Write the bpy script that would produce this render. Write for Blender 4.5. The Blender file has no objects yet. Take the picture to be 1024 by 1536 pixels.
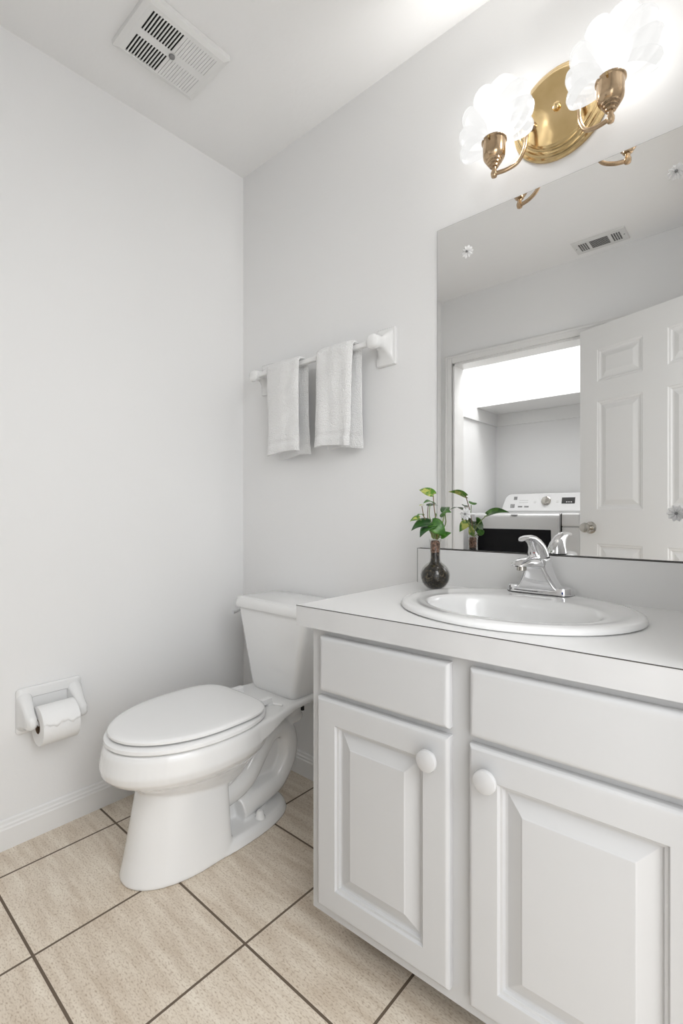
import bpy, bmesh, math, random
from mathutils import Vector, Matrix, noise
random.seed(7)
PI = math.pi
S = bpy.context.scene
COL = S.collection

# ---------------------------------------------------------------- camera, world, lamps, exposure
cam = bpy.data.cameras.new('camera'); co = bpy.data.objects.new('camera', cam); COL.objects.link(co)
co.location = (1.716, -1.312, 1.0)
co.rotation_euler = (PI/2, 0, math.atan2(0.66, 0.7513))
cam.sensor_fit = 'VERTICAL'; cam.sensor_height = 24; cam.sensor_width = 16
cam.lens = 736/1536*24
cam.clip_start = 0.01
S.camera = co
S.view_settings.view_transform = 'Standard'; S.view_settings.look = 'None'
S.view_settings.exposure = 0.87; S.view_settings.gamma = 1.0; S.view_settings.use_curve_mapping = False

HALL_FILL_W, LAUNDRY_W, BULB_W, WORLD = 9.0, 8.5, 3.3, 1.4
w = bpy.data.worlds.new('world'); S.world = w; w.use_nodes = True
w.node_tree.nodes['Background'].inputs[0].default_value = (0.98, 0.99, 1.0, 1)
w.node_tree.nodes['Background'].inputs[1].default_value = WORLD

def area(name, loc, rot, sx, sy, power, color=(1, 1, 1)):
    l = bpy.data.lights.new(name, 'AREA'); l.shape = 'RECTANGLE'; l.size = sx; l.size_y = sy
    l.energy = power; l.color = color
    o = bpy.data.objects.new(name, l); o.location = loc; o.rotation_euler = rot; COL.objects.link(o)
    return o
area('hall_fill', (2.75, -1.35, 1.95), (Vector((2.75, -1.35, 1.95))-Vector((.75, -.5, .6))).to_track_quat('Z', 'Y').to_euler(), 1.1, 1.1, HALL_FILL_W, (.97, .985, 1))  # unseen fill light added beyond the doorway to brighten the room
area('laundry_ceiling_light', (0.6, -2.05, 2.41), (0, 0, 0), 1.2, 0.3, LAUNDRY_W)

# ---------------------------------------------------------------- materials
def mat(name, color, rough=.5, metal=0., **kw):
    m = bpy.data.materials.new(name); m.use_nodes = True
    b = m.node_tree.nodes['Principled BSDF']
    b.inputs['Base Color'].default_value = (*color, 1); b.inputs['Roughness'].default_value = rough
    b.inputs['Metallic'].default_value = metal
    for k, v in kw.items(): b.inputs[k.replace('_', ' ')].default_value = v
    return m
def nodes(m): return m.node_tree.nodes, m.node_tree.links, m.node_tree.nodes['Principled BSDF']
def noise_bump(m, scale, strength, dist=.002, detail=3, scale2=None):
    N, L, b = nodes(m)
    tc = N.new('ShaderNodeTexCoord'); n = N.new('ShaderNodeTexNoise'); bp = N.new('ShaderNodeBump')
    n.inputs['Scale'].default_value = scale; n.inputs['Detail'].default_value = detail
    bp.inputs['Strength'].default_value = strength; bp.inputs['Distance'].default_value = dist
    if scale2:
        mp = N.new('ShaderNodeMapping'); mp.inputs['Scale'].default_value = scale2
        L.new(tc.outputs['Object'], mp.inputs[0]); L.new(mp.outputs[0], n.inputs['Vector'])
    else: L.new(tc.outputs['Object'], n.inputs['Vector'])
    L.new(n.outputs[0], bp.inputs['Height']); L.new(bp.outputs[0], b.inputs['Normal'])
    return m
def noise_color(m, scale, c1, c2, lo=.35, hi=.65, detail=4, sc3=None):
    N, L, b = nodes(m)
    tc = N.new('ShaderNodeTexCoord'); n = N.new('ShaderNodeTexNoise'); r = N.new('ShaderNodeValToRGB')
    mp = N.new('ShaderNodeMapping')
    if sc3: mp.inputs['Scale'].default_value = sc3
    n.inputs['Scale'].default_value = scale; n.inputs['Detail'].default_value = detail
    r.color_ramp.elements[0].position = lo; r.color_ramp.elements[0].color = (*c1, 1)
    r.color_ramp.elements[1].position = hi; r.color_ramp.elements[1].color = (*c2, 1)
    L.new(tc.outputs['Object'], mp.inputs[0]); L.new(mp.outputs[0], n.inputs['Vector'])
    L.new(n.outputs[0], r.inputs[0]); L.new(r.outputs[0], b.inputs['Base Color'])
    return m

M = {}
M['wall'] = noise_bump(mat('wall_paint', (.845, .845, .843), .55), 90, .12, .002)
M['ceiling'] = noise_bump(mat('ceiling_paint', (.88, .88, .878), .7), 26, .35, .004, 4)
M['trim'] = noise_bump(mat('trim_paint', (.82, .818, .81), .3), 30, .04, .001)
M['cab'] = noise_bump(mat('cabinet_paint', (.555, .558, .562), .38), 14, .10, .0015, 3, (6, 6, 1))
M['lam'] = mat('white_laminate', (.80, .798, .79), .35)
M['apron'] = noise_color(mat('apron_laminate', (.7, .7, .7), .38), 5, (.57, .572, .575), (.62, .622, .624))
M['seam'] = mat('dark_laminate_edge', (.05, .045, .04), .6)
M['gap'] = mat('dark_recess', (.012, .012, .012), .9)  # near-black: recess shade put into the colour, also used on plain dark parts
M['ceramic'] = mat('white_vitreous_china', (.83, .83, .825), .09, Coat_Weight=.4, Coat_Roughness=.03)
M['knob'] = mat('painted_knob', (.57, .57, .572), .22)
M['plastic'] = mat('white_plastic', (.84, .84, .835), .18)
M['fixture_ceramic'] = mat('white_glazed_fixture', (.82, .82, .815), .12)
M['chrome'] = mat('chrome', (.80, .80, .81), .06, 1)
M['nickel'] = mat('satin_nickel', (.48, .46, .42), .16, 1)
M['brass'] = noise_color(mat('polished_brass', (.8, .55, .25), .17, 1), 12, (.58, .42, .20), (.72, .54, .29))
M['brass_dull'] = noise_color(mat('aged_brass', (.6, .42, .25), .2, 1), 30, (.42, .30, .19), (.62, .46, .30))
M['mirror'] = mat('silvered_glass', (.91, .912, .908), .0, 1)
M['mirror_edge'] = mat('mirror_edge', (.12, .12, .12), .3)
M['vent'] = mat('vent_enamel', (.70, .70, .69), .4)
M['fan'] = mat('fan_cover_plastic', (.80, .80, .79), .35)
M['vent_shade'] = mat('vent_shade', (.02, .02, .02), .9)  # near-black colour standing for the shade inside the vents
M['towel'] = noise_bump(mat('terry_cloth', (.88, .88, .875), .95, Sheen_Weight=.4), 230, 1.0, .005, 3)
M['towel_band'] = noise_bump(mat('woven_band', (.84, .84, .83), .9), 200, .5, .001, 2, (1, 1, 6))
M['paper'] = noise_bump(mat('tissue_paper', (.88, .88, .875), .95), 160, .35, .001)
M['card'] = mat('cardboard', (.16, .10, .06), .9)
M['appliance'] = mat('appliance_enamel', (.82, .82, .82), .2)
M['silver'] = mat('silver_panel', (.62, .62, .62), .28, .35)
M['black_glass'] = mat('black_glass', (.005, .005, .006), .08, Specular_IOR_Level=.15)
M['grey_mark'] = mat('grey_marking', (.25, .25, .25), .5)
M['display'] = mat('display_panel', (.06, .06, .06), .15)
M['red'] = mat('red_mark', (.35, .02, .02), .4)
M['blue'] = mat('blue_mark', (.02, .05, .2), .4)
M['teal'] = mat('teal_plastic', (.16, .48, .55), .4)
M['door'] = noise_bump(mat('door_paint', (.80, .798, .79), .35), 12, .1, .001, 3, (5, 5, 1))

def floor_mat():
    m = mat('travertine_tile', (.6, .5, .4), .32); N, L, b = nodes(m)
    tc = N.new('ShaderNodeTexCoord'); mp = N.new('ShaderNodeMapping')
    mp.inputs['Location'].default_value = (-.1305+.334*4, .6055+.3345*8, 0)
    L.new(tc.outputs['Object'], mp.inputs[0])
    br = N.new('ShaderNodeTexBrick'); br.offset = 0; br.squash = 1
    br.inputs['Scale'].default_value = 1; br.inputs['Brick Width'].default_value = .334
    br.inputs['Row Height'].default_value = .3345; br.inputs['Mortar Size'].default_value = .0032
    br.inputs['Mortar Smooth'].default_value = .1
    br.inputs['Color1'].default_value = (0, 0, 0, 1); br.inputs['Color2'].default_value = (1, 1, 1, 1)
    L.new(mp.outputs[0], br.inputs['Vector'])
    # streaks along x
    ms = N.new('ShaderNodeMapping'); ms.inputs['Scale'].default_value = (3.5, 22, 1)
    L.new(tc.outputs['Object'], ms.inputs[0])
    n1 = N.new('ShaderNodeTexNoise'); n1.inputs['Scale'].default_value = 1.6; n1.inputs['Detail'].default_value = 5
    n1.inputs['Roughness'].default_value = .6
    L.new(ms.outputs[0], n1.inputs['Vector'])
    r1 = N.new('ShaderNodeValToRGB'); e = r1.color_ramp.elements
    e[0].position = .36; e[0].color = (.64, .545, .435, 1); e[1].position = .66; e[1].color = (.82, .745, .635, 1)
    L.new(n1.outputs[0], r1.inputs[0])
    # pits and specks, slightly elongated
    m2 = N.new('ShaderNodeMapping'); m2.inputs['Scale'].default_value = (105, 230, 1)
    L.new(tc.outputs['Object'], m2.inputs[0])
    n2 = N.new('ShaderNodeTexNoise'); n2.inputs['Scale'].default_value = 1.3; n2.inputs['Detail'].default_value = 3
    L.new(m2.outputs[0], n2.inputs['Vector'])
    r2 = N.new('ShaderNodeValToRGB'); e = r2.color_ramp.elements
    e[0].position = .29; e[0].color = (.62, .55, .48, 1); e[1].position = .50; e[1].color = (1, 1, 1, 1)
    L.new(n2.outputs[0], r2.inputs[0])
    mx = N.new('ShaderNodeMix'); mx.data_type = 'RGBA'; mx.blend_type = 'MULTIPLY'; mx.inputs[0].default_value = .9
    L.new(r1.outputs[0], mx.inputs[6]); L.new(r2.outputs[0], mx.inputs[7])
    # tile to tile tone
    r3 = N.new('ShaderNodeValToRGB'); r3.color_ramp.elements[0].color = (.95, .94, .93, 1); r3.color_ramp.elements[1].color = (1.0, 1.0, 1.0, 1)
    L.new(br.outputs['Color'], r3.inputs[0])
    mx2 = N.new('ShaderNodeMix'); mx2.data_type = 'RGBA'; mx2.blend_type = 'MULTIPLY'; mx2.inputs[0].default_value = 1
    L.new(mx.outputs[2], mx2.inputs[6]); L.new(r3.outputs[0], mx2.inputs[7])
    mx3 = N.new('ShaderNodeMix'); mx3.data_type = 'RGBA'
    L.new(br.outputs['Fac'], mx3.inputs[0]); L.new(mx2.outputs[2], mx3.inputs[6])
    mx3.inputs[7].default_value = (.135, .10, .07, 1)
    L.new(mx3.outputs[2], b.inputs['Base Color'])
    inv = N.new('ShaderNodeMath'); inv.operation = 'SUBTRACT'; inv.inputs[0].default_value = 1
    L.new(br.outputs['Fac'], inv.inputs[1])
    bp = N.new('ShaderNodeBump'); bp.inputs['Strength'].default_value = .6; bp.inputs['Distance'].default_value = .002
    L.new(inv.outputs[0], bp.inputs['Height']); L.new(bp.outputs[0], b.inputs['Normal'])
    mr = N.new('ShaderNodeMath'); mr.operation = 'MULTIPLY_ADD'; mr.inputs[1].default_value = .5; mr.inputs[2].default_value = .33
    L.new(br.outputs['Fac'], mr.inputs[0]); L.new(mr.outputs[0], b.inputs['Roughness'])
    return m
M['floor'] = floor_mat()

def shade_mat():
    m = bpy.data.materials.new('frosted_pleated_glass'); m.use_nodes = True
    N, L = m.node_tree.nodes, m.node_tree.links; N.clear()
    out = N.new('ShaderNodeOutputMaterial')
    tl = N.new('ShaderNodeBsdfTranslucent'); tl.inputs[0].default_value = (.009, .009, .009, 1)
    df = N.new('ShaderNodeBsdfDiffuse'); df.inputs[0].default_value = (.025, .025, .025, 1)
    tr = N.new('ShaderNodeBsdfTransparent'); gl = N.new('ShaderNodeBsdfGlossy'); gl.inputs['Roughness'].default_value = .25
    em = N.new('ShaderNodeEmission'); em.inputs[0].default_value = (1, .995, .98, 1); em.inputs[1].default_value = .41
    a = N.new('ShaderNodeMixShader'); a.inputs[0].default_value = .45; L.new(tl.outputs[0], a.inputs[1]); L.new(df.outputs[0], a.inputs[2])
    c = N.new('ShaderNodeMixShader'); c.inputs[0].default_value = .11; L.new(a.outputs[0], c.inputs[1]); L.new(tr.outputs[0], c.inputs[2])
    d = N.new('ShaderNodeMixShader'); d.inputs[0].default_value = .05; L.new(c.outputs[0], d.inputs[1]); L.new(gl.outputs[0], d.inputs[2])
    ad = N.new('ShaderNodeAddShader'); L.new(d.outputs[0], ad.inputs[0]); L.new(em.outputs[0], ad.inputs[1])
    L.new(ad.outputs[0], out.inputs[0])
    return m
M['shade'] = shade_mat()
def bulb_mat():
    m = bpy.data.materials.new('lit_bulb'); m.use_nodes = True
    N, L = m.node_tree.nodes, m.node_tree.links; N.clear()
    out = N.new('ShaderNodeOutputMaterial'); em = N.new('ShaderNodeEmission')
    em.inputs[0].default_value = (1, .98, .95, 1); em.inputs[1].default_value = 1.5
    L.new(em.outputs[0], out.inputs[0]); return m
M['bulb'] = bulb_mat()
def glass_mat():
    m = bpy.data.materials.new('clear_flask_glass'); m.use_nodes = True
    N, L = m.node_tree.nodes, m.node_tree.links; N.clear()
    out = N.new('ShaderNodeOutputMaterial'); tr = N.new('ShaderNodeBsdfTransparent'); tr.inputs[0].default_value = (.93, .93, .92, 1)
    gl = N.new('ShaderNodeBsdfGlossy'); gl.inputs['Roughness'].default_value = .03
    lw = N.new('ShaderNodeLayerWeight'); lw.inputs[0].default_value = .5; pw = N.new('ShaderNodeMath'); pw.operation = 'POWER'; pw.inputs[1].default_value = 3.5
    fr = N.new('ShaderNodeMath'); fr.operation = 'MULTIPLY_ADD'; fr.inputs[1].default_value = .6; fr.inputs[2].default_value = .03
    L.new(lw.outputs['Facing'], pw.inputs[0]); L.new(pw.outputs[0], fr.inputs[0])
    mx = N.new('ShaderNodeMixShader'); L.new(fr.outputs[0], mx.inputs[0]); L.new(tr.outputs[0], mx.inputs[1]); L.new(gl.outputs[0], mx.inputs[2])
    L.new(mx.outputs[0], out.inputs[0]); return m
M['glass'] = glass_mat()
M['clip'] = mat('clear_faceted_plastic', (.95, .95, .95), .12, Alpha=.9)
M['soil'] = noise_color(mat('peat_soil', (.05, .03, .02), .8), 170, (.008, .005, .003), (.20, .15, .075), .53, .74, 3)
M['roots'] = noise_color(mat('root_mass', (.2, .1, .06), .8), 220, (.07, .035, .02), (.36, .20, .14), .4, .65, 3)
M['stem'] = mat('green_stem', (.22, .30, .10), .5)
M['stem_brown'] = mat('brown_stem', (.24, .15, .09), .5)
M['leaf'] = noise_color(mat('glossy_green_leaf', (.07, .2, .02), .3), 45, (.035, .13, .012), (.10, .27, .03), .4, .62, 2)
M['leaf_dark'] = noise_color(mat('dark_green_leaf', (.03, .1, .02), .3), 45, (.012, .06, .012), (.035, .12, .02), .4, .62, 2)
M['leaf_var'] = noise_color(mat('variegated_leaf', (.3, .4, .05), .35), 70, (.09, .24, .02), (.55, .58, .14), .45, .58, 2)

# ---------------------------------------------------------------- helpers
def link(name, verts, faces, m, parent=None, smooth=False, fix=True):
    me = bpy.data.meshes.new(name); me.from_pydata([tuple(v) for v in verts], [], faces)
    if fix:
        b = bmesh.new(); b.from_mesh(me); bmesh.ops.remove_doubles(b, verts=b.verts, dist=1e-6)
        bmesh.ops.recalc_face_normals(b, faces=b.faces); b.to_mesh(me); b.free()
    me.materials.append(M[m] if isinstance(m, str) else m)
    if smooth:
        me.polygons.foreach_set('use_smooth', [True]*len(me.polygons))
        me.set_sharp_from_angle(angle=math.radians(38))
    o = bpy.data.objects.new(name, me); COL.objects.link(o)
    if parent: o.parent = parent
    return o
def bevel(o, w, seg=2, ang=40):
    md = o.modifiers.new('bevel', 'BEVEL'); md.width = w; md.segments = seg; md.limit_method = 'ANGLE'; md.angle_limit = math.radians(ang)
    for p in o.data.polygons: p.use_smooth = True
    wn = o.modifiers.new('wn', 'WEIGHTED_NORMAL'); wn.keep_sharp = False
    return o
class MB:
    def __init__(s): s.v = []; s.f = []
    def add(s, v, f):
        k = len(s.v); s.v += [tuple(x) for x in v]; s.f += [tuple(i+k for i in q) for q in f]; return s
    def box(s, x0, x1, y0, y1, z0, z1):
        v = [(x, y, z) for x in (x0, x1) for y in (y0, y1) for z in (z0, z1)]
        return s.add(v, [(0, 1, 3, 2), (4, 6, 7, 5), (0, 4, 5, 1), (2, 3, 7, 6), (0, 2, 6, 4), (1, 5, 7, 3)])
    def loft(s, loops, cap0=True, cap1=True):
        n = len(loops[0]); v = [p for l in loops for p in l]; f = []
        for i in range(len(loops)-1):
            for j in range(n):
                a = i*n+j; b = i*n+(j+1) % n; f.append((a, b, b+n, a+n))
        if cap0: f.append(tuple(range(n))[::-1])
        if cap1: f.append(tuple((len(loops)-1)*n+j for j in range(n)))
        return s.add(v, f)
    def lathe(s, prof, c=(0, 0, 0), axis='z', n=32, cap0=True, cap1=True):
        loops = []
        for r, h in prof:
            l = []
            for j in range(n):
                a = 2*PI*j/n; u, w_ = r*math.cos(a), r*math.sin(a)
                if axis == 'z': p = (c[0]+u, c[1]+w_, c[2]+h)
                elif axis == 'y': p = (c[0]+u, c[1]+h, c[2]+w_)
                else: p = (c[0]+h, c[1]+u, c[2]+w_)
                l.append(p)
            loops.append(l)
        return s.loft(loops, cap0, cap1)
    def tube(s, pts, rad, n=12):
        pts = [Vector(p) for p in pts]
        if not hasattr(rad, '__len__'): rad = [rad]*len(pts)
        loops = []; up = None
        for i, p in enumerate(pts):
            t = (pts[min(i+1, len(pts)-1)]-pts[max(i-1, 0)]).normalized()
            if up is None:
                up = Vector((0, 0, 1)) if abs(t.z) < .9 else Vector((1, 0, 0))
            u = t.cross(up).normalized(); v = u.cross(t).normalized(); up = v
            loops.append([p+u*rad[i]*math.cos(2*PI*j/n)+v*rad[i]*math.sin(2*PI*j/n) for j in range(n)])
        return s.loft(loops)
    def obj(s, name, m, parent=None, smooth=False): return link(name, s.v, s.f, m, parent, smooth)
def smoothpath(pts, k=6):
    pts = [Vector(p) for p in pts]; out = []
    P = [pts[0]*2-pts[1]]+pts+[pts[-1]*2-pts[-2]]
    for i in range(1, len(P)-2):
        for j in range(k):
            t = j/k; a, b, c, d = P[i-1], P[i], P[i+1], P[i+2]
            out.append(.5*((2*b)+(-a+c)*t+(2*a-5*b+4*c-d)*t*t+(-a+3*b-3*c+d)*t**3))
    out.append(pts[-1]); return out
def thing(name, label, cat, loc=(0, 0, 0), rz=0, group=None):
    o = bpy.data.objects.new(name, None); COL.objects.link(o); o.empty_display_size = .05
    o.location = loc; o.rotation_euler = (0, 0, rz); o['label'] = label; o['category'] = cat
    if group: o['group'] = group
    return o
def tag(o, label, cat, group=None):
    o['label'] = label; o['category'] = cat
    if group: o['group'] = group
    return o
def struct(o): o['kind'] = 'structure'; return o
def rrect(x0, x1, y0, y1, r, z, k=5):
    o = []
    for cx, cy, a0 in ((x1-r, y1-r, 0), (x0+r, y1-r, 90), (x0+r, y0+r, 180), (x1-r, y0+r, 270)):
        for i in range(k+1):
            a = math.radians(a0+90*i/k); o.append((cx+r*math.cos(a), cy+r*math.sin(a), z))
    return o
def nested(x0, x1, z0, z1, prof, y=0):
    """rectangular panel facing -y: prof = (inset, outward) pairs"""
    loops = [[(x0+i, y-d, z0+i), (x1-i, y-d, z0+i), (x1-i, y-d, z1-i), (x0+i, y-d, z1-i)] for i, d in prof]
    return MB().loft(loops)

# ================================================================ structure
struct(MB().box(-.2, 3.0, -2.85, .15, -.05, 0).obj('floor', 'floor'))
struct(MB().box(-.2, 1.85, -2.85, .15, 2.44, 2.5).obj('ceiling', 'ceiling'))
struct(MB().box(-.15, 0, -1.812, 0, 0, 2.44).obj('wall_left', 'wall'))
struct(MB().box(-.15, 1.81, 0, .12, 0, 2.44).obj('wall_back', 'wall'))
# doorway wall on the right (camera stands in its opening)
struct(MB().box(1.69, 1.81, -.53, 0, 0, 2.44).box(1.69, 1.81, -1.345, -.53, 2.04, 2.44)
       .box(1.69, 1.81, -1.812, -1.345, 0, 2.44).obj('wall_right', 'wall'))
# wall opposite the mirror, with the laundry opening
OX0, OX1, OZ, WY = .092, 1.60, 1.998, -1.692
struct(MB().box(0, OX0, WY-.12, WY, 0, 2.44).box(OX0, OX1, WY-.12, WY, OZ, 2.44)
       .box(OX1, 1.69, WY-.12, WY, 0, 2.44).obj('wall_front', 'wall'))
cs = MB()
for a, b_, c, d in ((OX0-.056, OX0-.004, 0, OZ+.056), (OX1+.004, OX1+.056, 0, OZ+.056), (OX0-.004, OX1+.004, OZ+.004, OZ+.056)):
    cs.box(a, b_, WY, WY+.011, c, d)
    if b_-a < .1: cs.box(a+.004 if a < 1 else b_-.018, a+.018 if a < 1 else b_-.004, WY+.011, WY+.016, c, d-.004)
    else: cs.box(a-.02, b_+.02, WY+.011, WY+.016, d-.018, d-.004)
struct(bevel(cs.obj('trim_1', 'trim'), .003))
jb = MB().box(OX0-.001, OX0+.012, WY-.125, WY+.002, 0, OZ).box(OX1-.012, OX1+.001, WY-.125, WY+.002, 0, OZ).box(OX0, OX1, WY-.125, WY+.002, OZ-.012, OZ+.001)
struct(jb.obj('trim_2', 'trim'))
# laundry closet shell
struct(MB().box(-.15, -.05, -2.7, WY-.12, 0, 2.44).obj('wall_laundry_left', 'wall'))
struct(MB().box(-.15, 1.81, -2.8, -2.7, 0, 2.44).obj('wall_laundry_back', 'wall'))
struct(MB().box(1.69, 1.81, -2.7, -1.812, 0, 2.44).obj('wall_laundry_right', 'wall'))

def baseboard(name, p0, p1, nrm):
    p0, p1, nrm = Vector(p0), Vector(p1), Vector(nrm)
    prof = [(0, 0), (.013, 0), (.013, .060), (.010, .064), (.010, .070), (.0065, .074), (.0055, .082), (.002, .085), (0, .085)]
    loops = [[p+nrm*d+Vector((0, 0, h)) for d, h in prof] for p in (p0, p1)]
    return struct(MB().loft(loops).obj(name, 'trim'))
baseboard('baseboard_left', (0, -1.69, 0), (0, 0, 0), (1, 0, 0))
baseboard('baseboard_back', (0.01, 0, 0), (.93, 0, 0), (0, -1, 0))

# ---------------------------------------------------------------- six panel door, swung open
def six_panel():
    W, H, T = .807, 1.992, .035
    d = bpy.data.objects.new('door_1', None); COL.objects.link(d); struct(d)
    d.location = (.909, -1.635, .01); d.rotation_euler = (0, 0, math.atan2(.354, .935))
    xs = [0, .101, .345, .462, .706, W]; zs = [0, .22, .82, 1.004, 1.587, 1.69, 1.867, H]
    mb = MB()
    for i in range(5):
        for j in range(7):
            if i in (1, 3) and j in (1, 3, 5):
                x0, x1, z0, z1 = xs[i], xs[i+1], zs[j], zs[j+1]
                prof = [(0, 0), (.004, -.003), (.012, -.004), (.018, -.009), (.026, -.009), (.048, -.002), (.050, -.0015)]
                loops = [[(x0+q, dd, z0+q), (x1-q, dd, z0+q), (x1-q, dd, z1-q), (x0+q, dd, z1-q)] for q, dd in prof]
                mb.loft(loops, False, True)
            else:
                mb.add([(xs[i], 0, zs[j]), (xs[i+1], 0, zs[j]), (xs[i+1], 0, zs[j+1]), (xs[i], 0, zs[j+1])], [(0, 1, 2, 3)])
    mb.add([(0, 0, 0), (W, 0, 0), (W, 0, H), (0, 0, H), (0, -T, 0), (W, -T, 0), (W, -T, H), (0, -T, H)],
           [(4, 5, 6, 7), (0, 1, 5, 4), (3, 2, 6, 7), (0, 3, 7, 4), (1, 2, 6, 5)])
    mb.obj('door_leaf', 'door', d)
    k = MB().lathe([(.033, 0), (.033, .004), (.028, .008), (.013, .010), (.011, .028), (.016, .034), (.025, .042), (.027, .052), (.024, .062), (.012, .068)], (.065, 0, .905), 'y').obj('door_handle', 'nickel', d, True)
    MB().box(-.001, .001, -.028, -.006, .875, .935).obj('latch_plate', 'nickel', d)
    return d
six_panel()

# ---------------------------------------------------------------- grilles
def grille(xs, ys, holes, z0, z1):
    """plate between z0 (bottom) and z1, cells (i,j) in holes left open"""
    mb = MB()
    for i in range(len(xs)-1):
        for j in range(len(ys)-1):
            if (i, j) in holes:
                a, b_, c, d = xs[i], xs[i+1], ys[j], ys[j+1]
                mb.add([(a, c, z0), (b_, c, z0), (b_, d, z0), (a, d, z0), (a, c, z1), (b_, c, z1), (b_, d, z1), (a, d, z1)],
                       [(0, 1, 5, 4), (1, 2, 6, 5), (2, 3, 7, 6), (3, 0, 4, 7)])
            else:
                mb.add([(xs[i], ys[j], z0), (xs[i+1], ys[j], z0), (xs[i+1], ys[j+1], z0), (xs[i], ys[j+1], z0)], [(0, 1, 2, 3)])
    return mb
def exhaust_fan():
    t = thing('exhaust_fan_cover', 'square off-white exhaust fan cover with slotted grille on the ceiling', 'vent', (.3175, -.517, 2.44))
    x0, x1, y0, y1 = -.098, .098, -.118, .122; zb = -.022
    xs = [x0, -.0925, -.0175, .0085, .0835, x1]
    ys = [y0]; hs = set(); j = 1
    n = 11
    for k in range(n):
        a = -.103+k*.0092; ys += [a, a+.0052]; hs |= {(1, j), (3, j)}; j += 2
    dark_j = j
    for k in range(12):
        a = .004+k*.0092; ys += [a, a+.0012]; hs |= {(1, j), (3, j)}; j += 2
    ys.append(y1)
    mb = grille(xs, ys, hs, zb, zb+.002)
    # sloping rim
    X0, X1, Y0, Y1 = -.113, .113, -.133, .137
    lo = [(x0, y0, zb), (x1, y0, zb), (x1, y1, zb), (x0, y1, zb)]
    hi = [(X0, Y0, zb+.006), (X1, Y0, zb+.006), (X1, Y1, zb+.006), (X0, Y1, zb+.006)]
    hi2 = [(X0, Y0, -.0005), (X1, Y0, -.0005), (X1, Y1, -.0005), (X0, Y1, -.0005)]
    mb.loft([lo, hi, hi2], False, False)
    mb.obj('cover', 'fan', t)
    MB().box(-.095, .0855, -.108, .0005, -.0150, -.001).obj('fan_shade_block', 'vent_shade', t)  # solid black block in place of the shade behind the open slots
    MB().box(-.095, .0855, .0015, .117, -.0185, -.001).obj('closed_louver', 'fan', t)
    MB().lathe([(.004, 0), (.0095, -.002), (.0085, -.006), (.003, -.008)], (-.004, .003, zb), 'z', 20).obj('thumb_screw', 'grey_mark', t, True)
exhaust_fan()
def register():
    t = thing('ceiling_register', 'small white three-section air register on the ceiling by the laundry wall', 'vent', (1.027, -1.56, 2.44))
    xs = [-.125]; hs = set(); i = 1
    for k in range(4):
        a = -.098+k*.011; xs += [a, a+.0075]; hs.add((i, 'v')); i += 2
    xs += [-.044, .044]; c = i; i += 2
    for k in range(4):
        a = .060+k*.011; xs += [a, a+.0075]; hs.add((i, 'v')); i += 2
    xs.append(.125)
    ys = [-.067]; H = set(); j = 1
    for k in range(8):
        a = -.042+k*.0106; ys += [a, a+.0086]
        H.add((c, j)); j += 2
    ys.append(.067)
    for (ii, _) in hs:
        for jj in range(1, len(ys)-2): H.add((ii, jj))
    mb = grille(xs, ys, H, -.008, -.0072)
    mb.loft([[(-.125, -.067, -.008), (.125, -.067, -.008), (.125, .067, -.008), (-.125, .067, -.008)],
             [(-.129, -.071, -.0005), (.129, -.071, -.0005), (.129, .071, -.0005), (-.129, .071, -.0005)]], False, False)
    mb.obj('face_plate', 'vent', t)
    MB().box(-.11, .11, -.05, .05, -.0060, -.0005).obj('duct_shade_block', 'vent_shade', t)  # black backing block, drawn for the shade inside the duct
    for s in (-1, 1): MB().lathe([(.004, 0), (.003, -.0015)], (s*.115, 0, -.008), 'z', 12).obj('screw', 'grey_mark', t)
register()

# ================================================================ vanity
RZ = math.radians(2.1)
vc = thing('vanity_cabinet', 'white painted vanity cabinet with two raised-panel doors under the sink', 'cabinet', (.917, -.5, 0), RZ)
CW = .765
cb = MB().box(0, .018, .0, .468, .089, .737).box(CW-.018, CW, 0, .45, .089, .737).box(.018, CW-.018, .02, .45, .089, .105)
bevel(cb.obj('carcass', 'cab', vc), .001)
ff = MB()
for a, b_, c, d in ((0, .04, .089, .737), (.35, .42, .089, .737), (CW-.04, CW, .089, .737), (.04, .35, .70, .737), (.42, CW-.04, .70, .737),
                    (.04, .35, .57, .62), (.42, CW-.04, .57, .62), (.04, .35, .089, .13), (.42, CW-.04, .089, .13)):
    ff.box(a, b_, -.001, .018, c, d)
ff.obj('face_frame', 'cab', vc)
MB().box(.03, CW-.002, .085, .10, 0, .089).obj('toe_kick', 'gap', vc)  # coloured near-black for the shade under the cabinet
MB().box(.02, CW-.02, .018, .02, .1, .73).obj('interior_shade_sheet', 'gap', vc)  # added dark sheet standing for the shaded cabinet interior
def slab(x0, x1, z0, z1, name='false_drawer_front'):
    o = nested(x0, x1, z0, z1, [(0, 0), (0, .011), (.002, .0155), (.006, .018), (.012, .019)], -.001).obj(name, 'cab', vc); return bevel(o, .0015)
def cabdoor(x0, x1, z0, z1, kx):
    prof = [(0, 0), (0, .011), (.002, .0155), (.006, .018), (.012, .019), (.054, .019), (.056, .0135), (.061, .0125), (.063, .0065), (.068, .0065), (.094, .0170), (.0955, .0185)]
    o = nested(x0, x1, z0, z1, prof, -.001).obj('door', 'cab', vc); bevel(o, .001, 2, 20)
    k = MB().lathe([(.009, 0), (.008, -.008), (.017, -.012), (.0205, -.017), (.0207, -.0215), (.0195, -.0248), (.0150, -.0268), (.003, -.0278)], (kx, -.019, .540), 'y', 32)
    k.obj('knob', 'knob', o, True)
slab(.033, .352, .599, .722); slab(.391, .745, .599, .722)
cabdoor(.026, .352, .117, .586, .317); cabdoor(.390, .745, .117, .586, .429)

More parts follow.
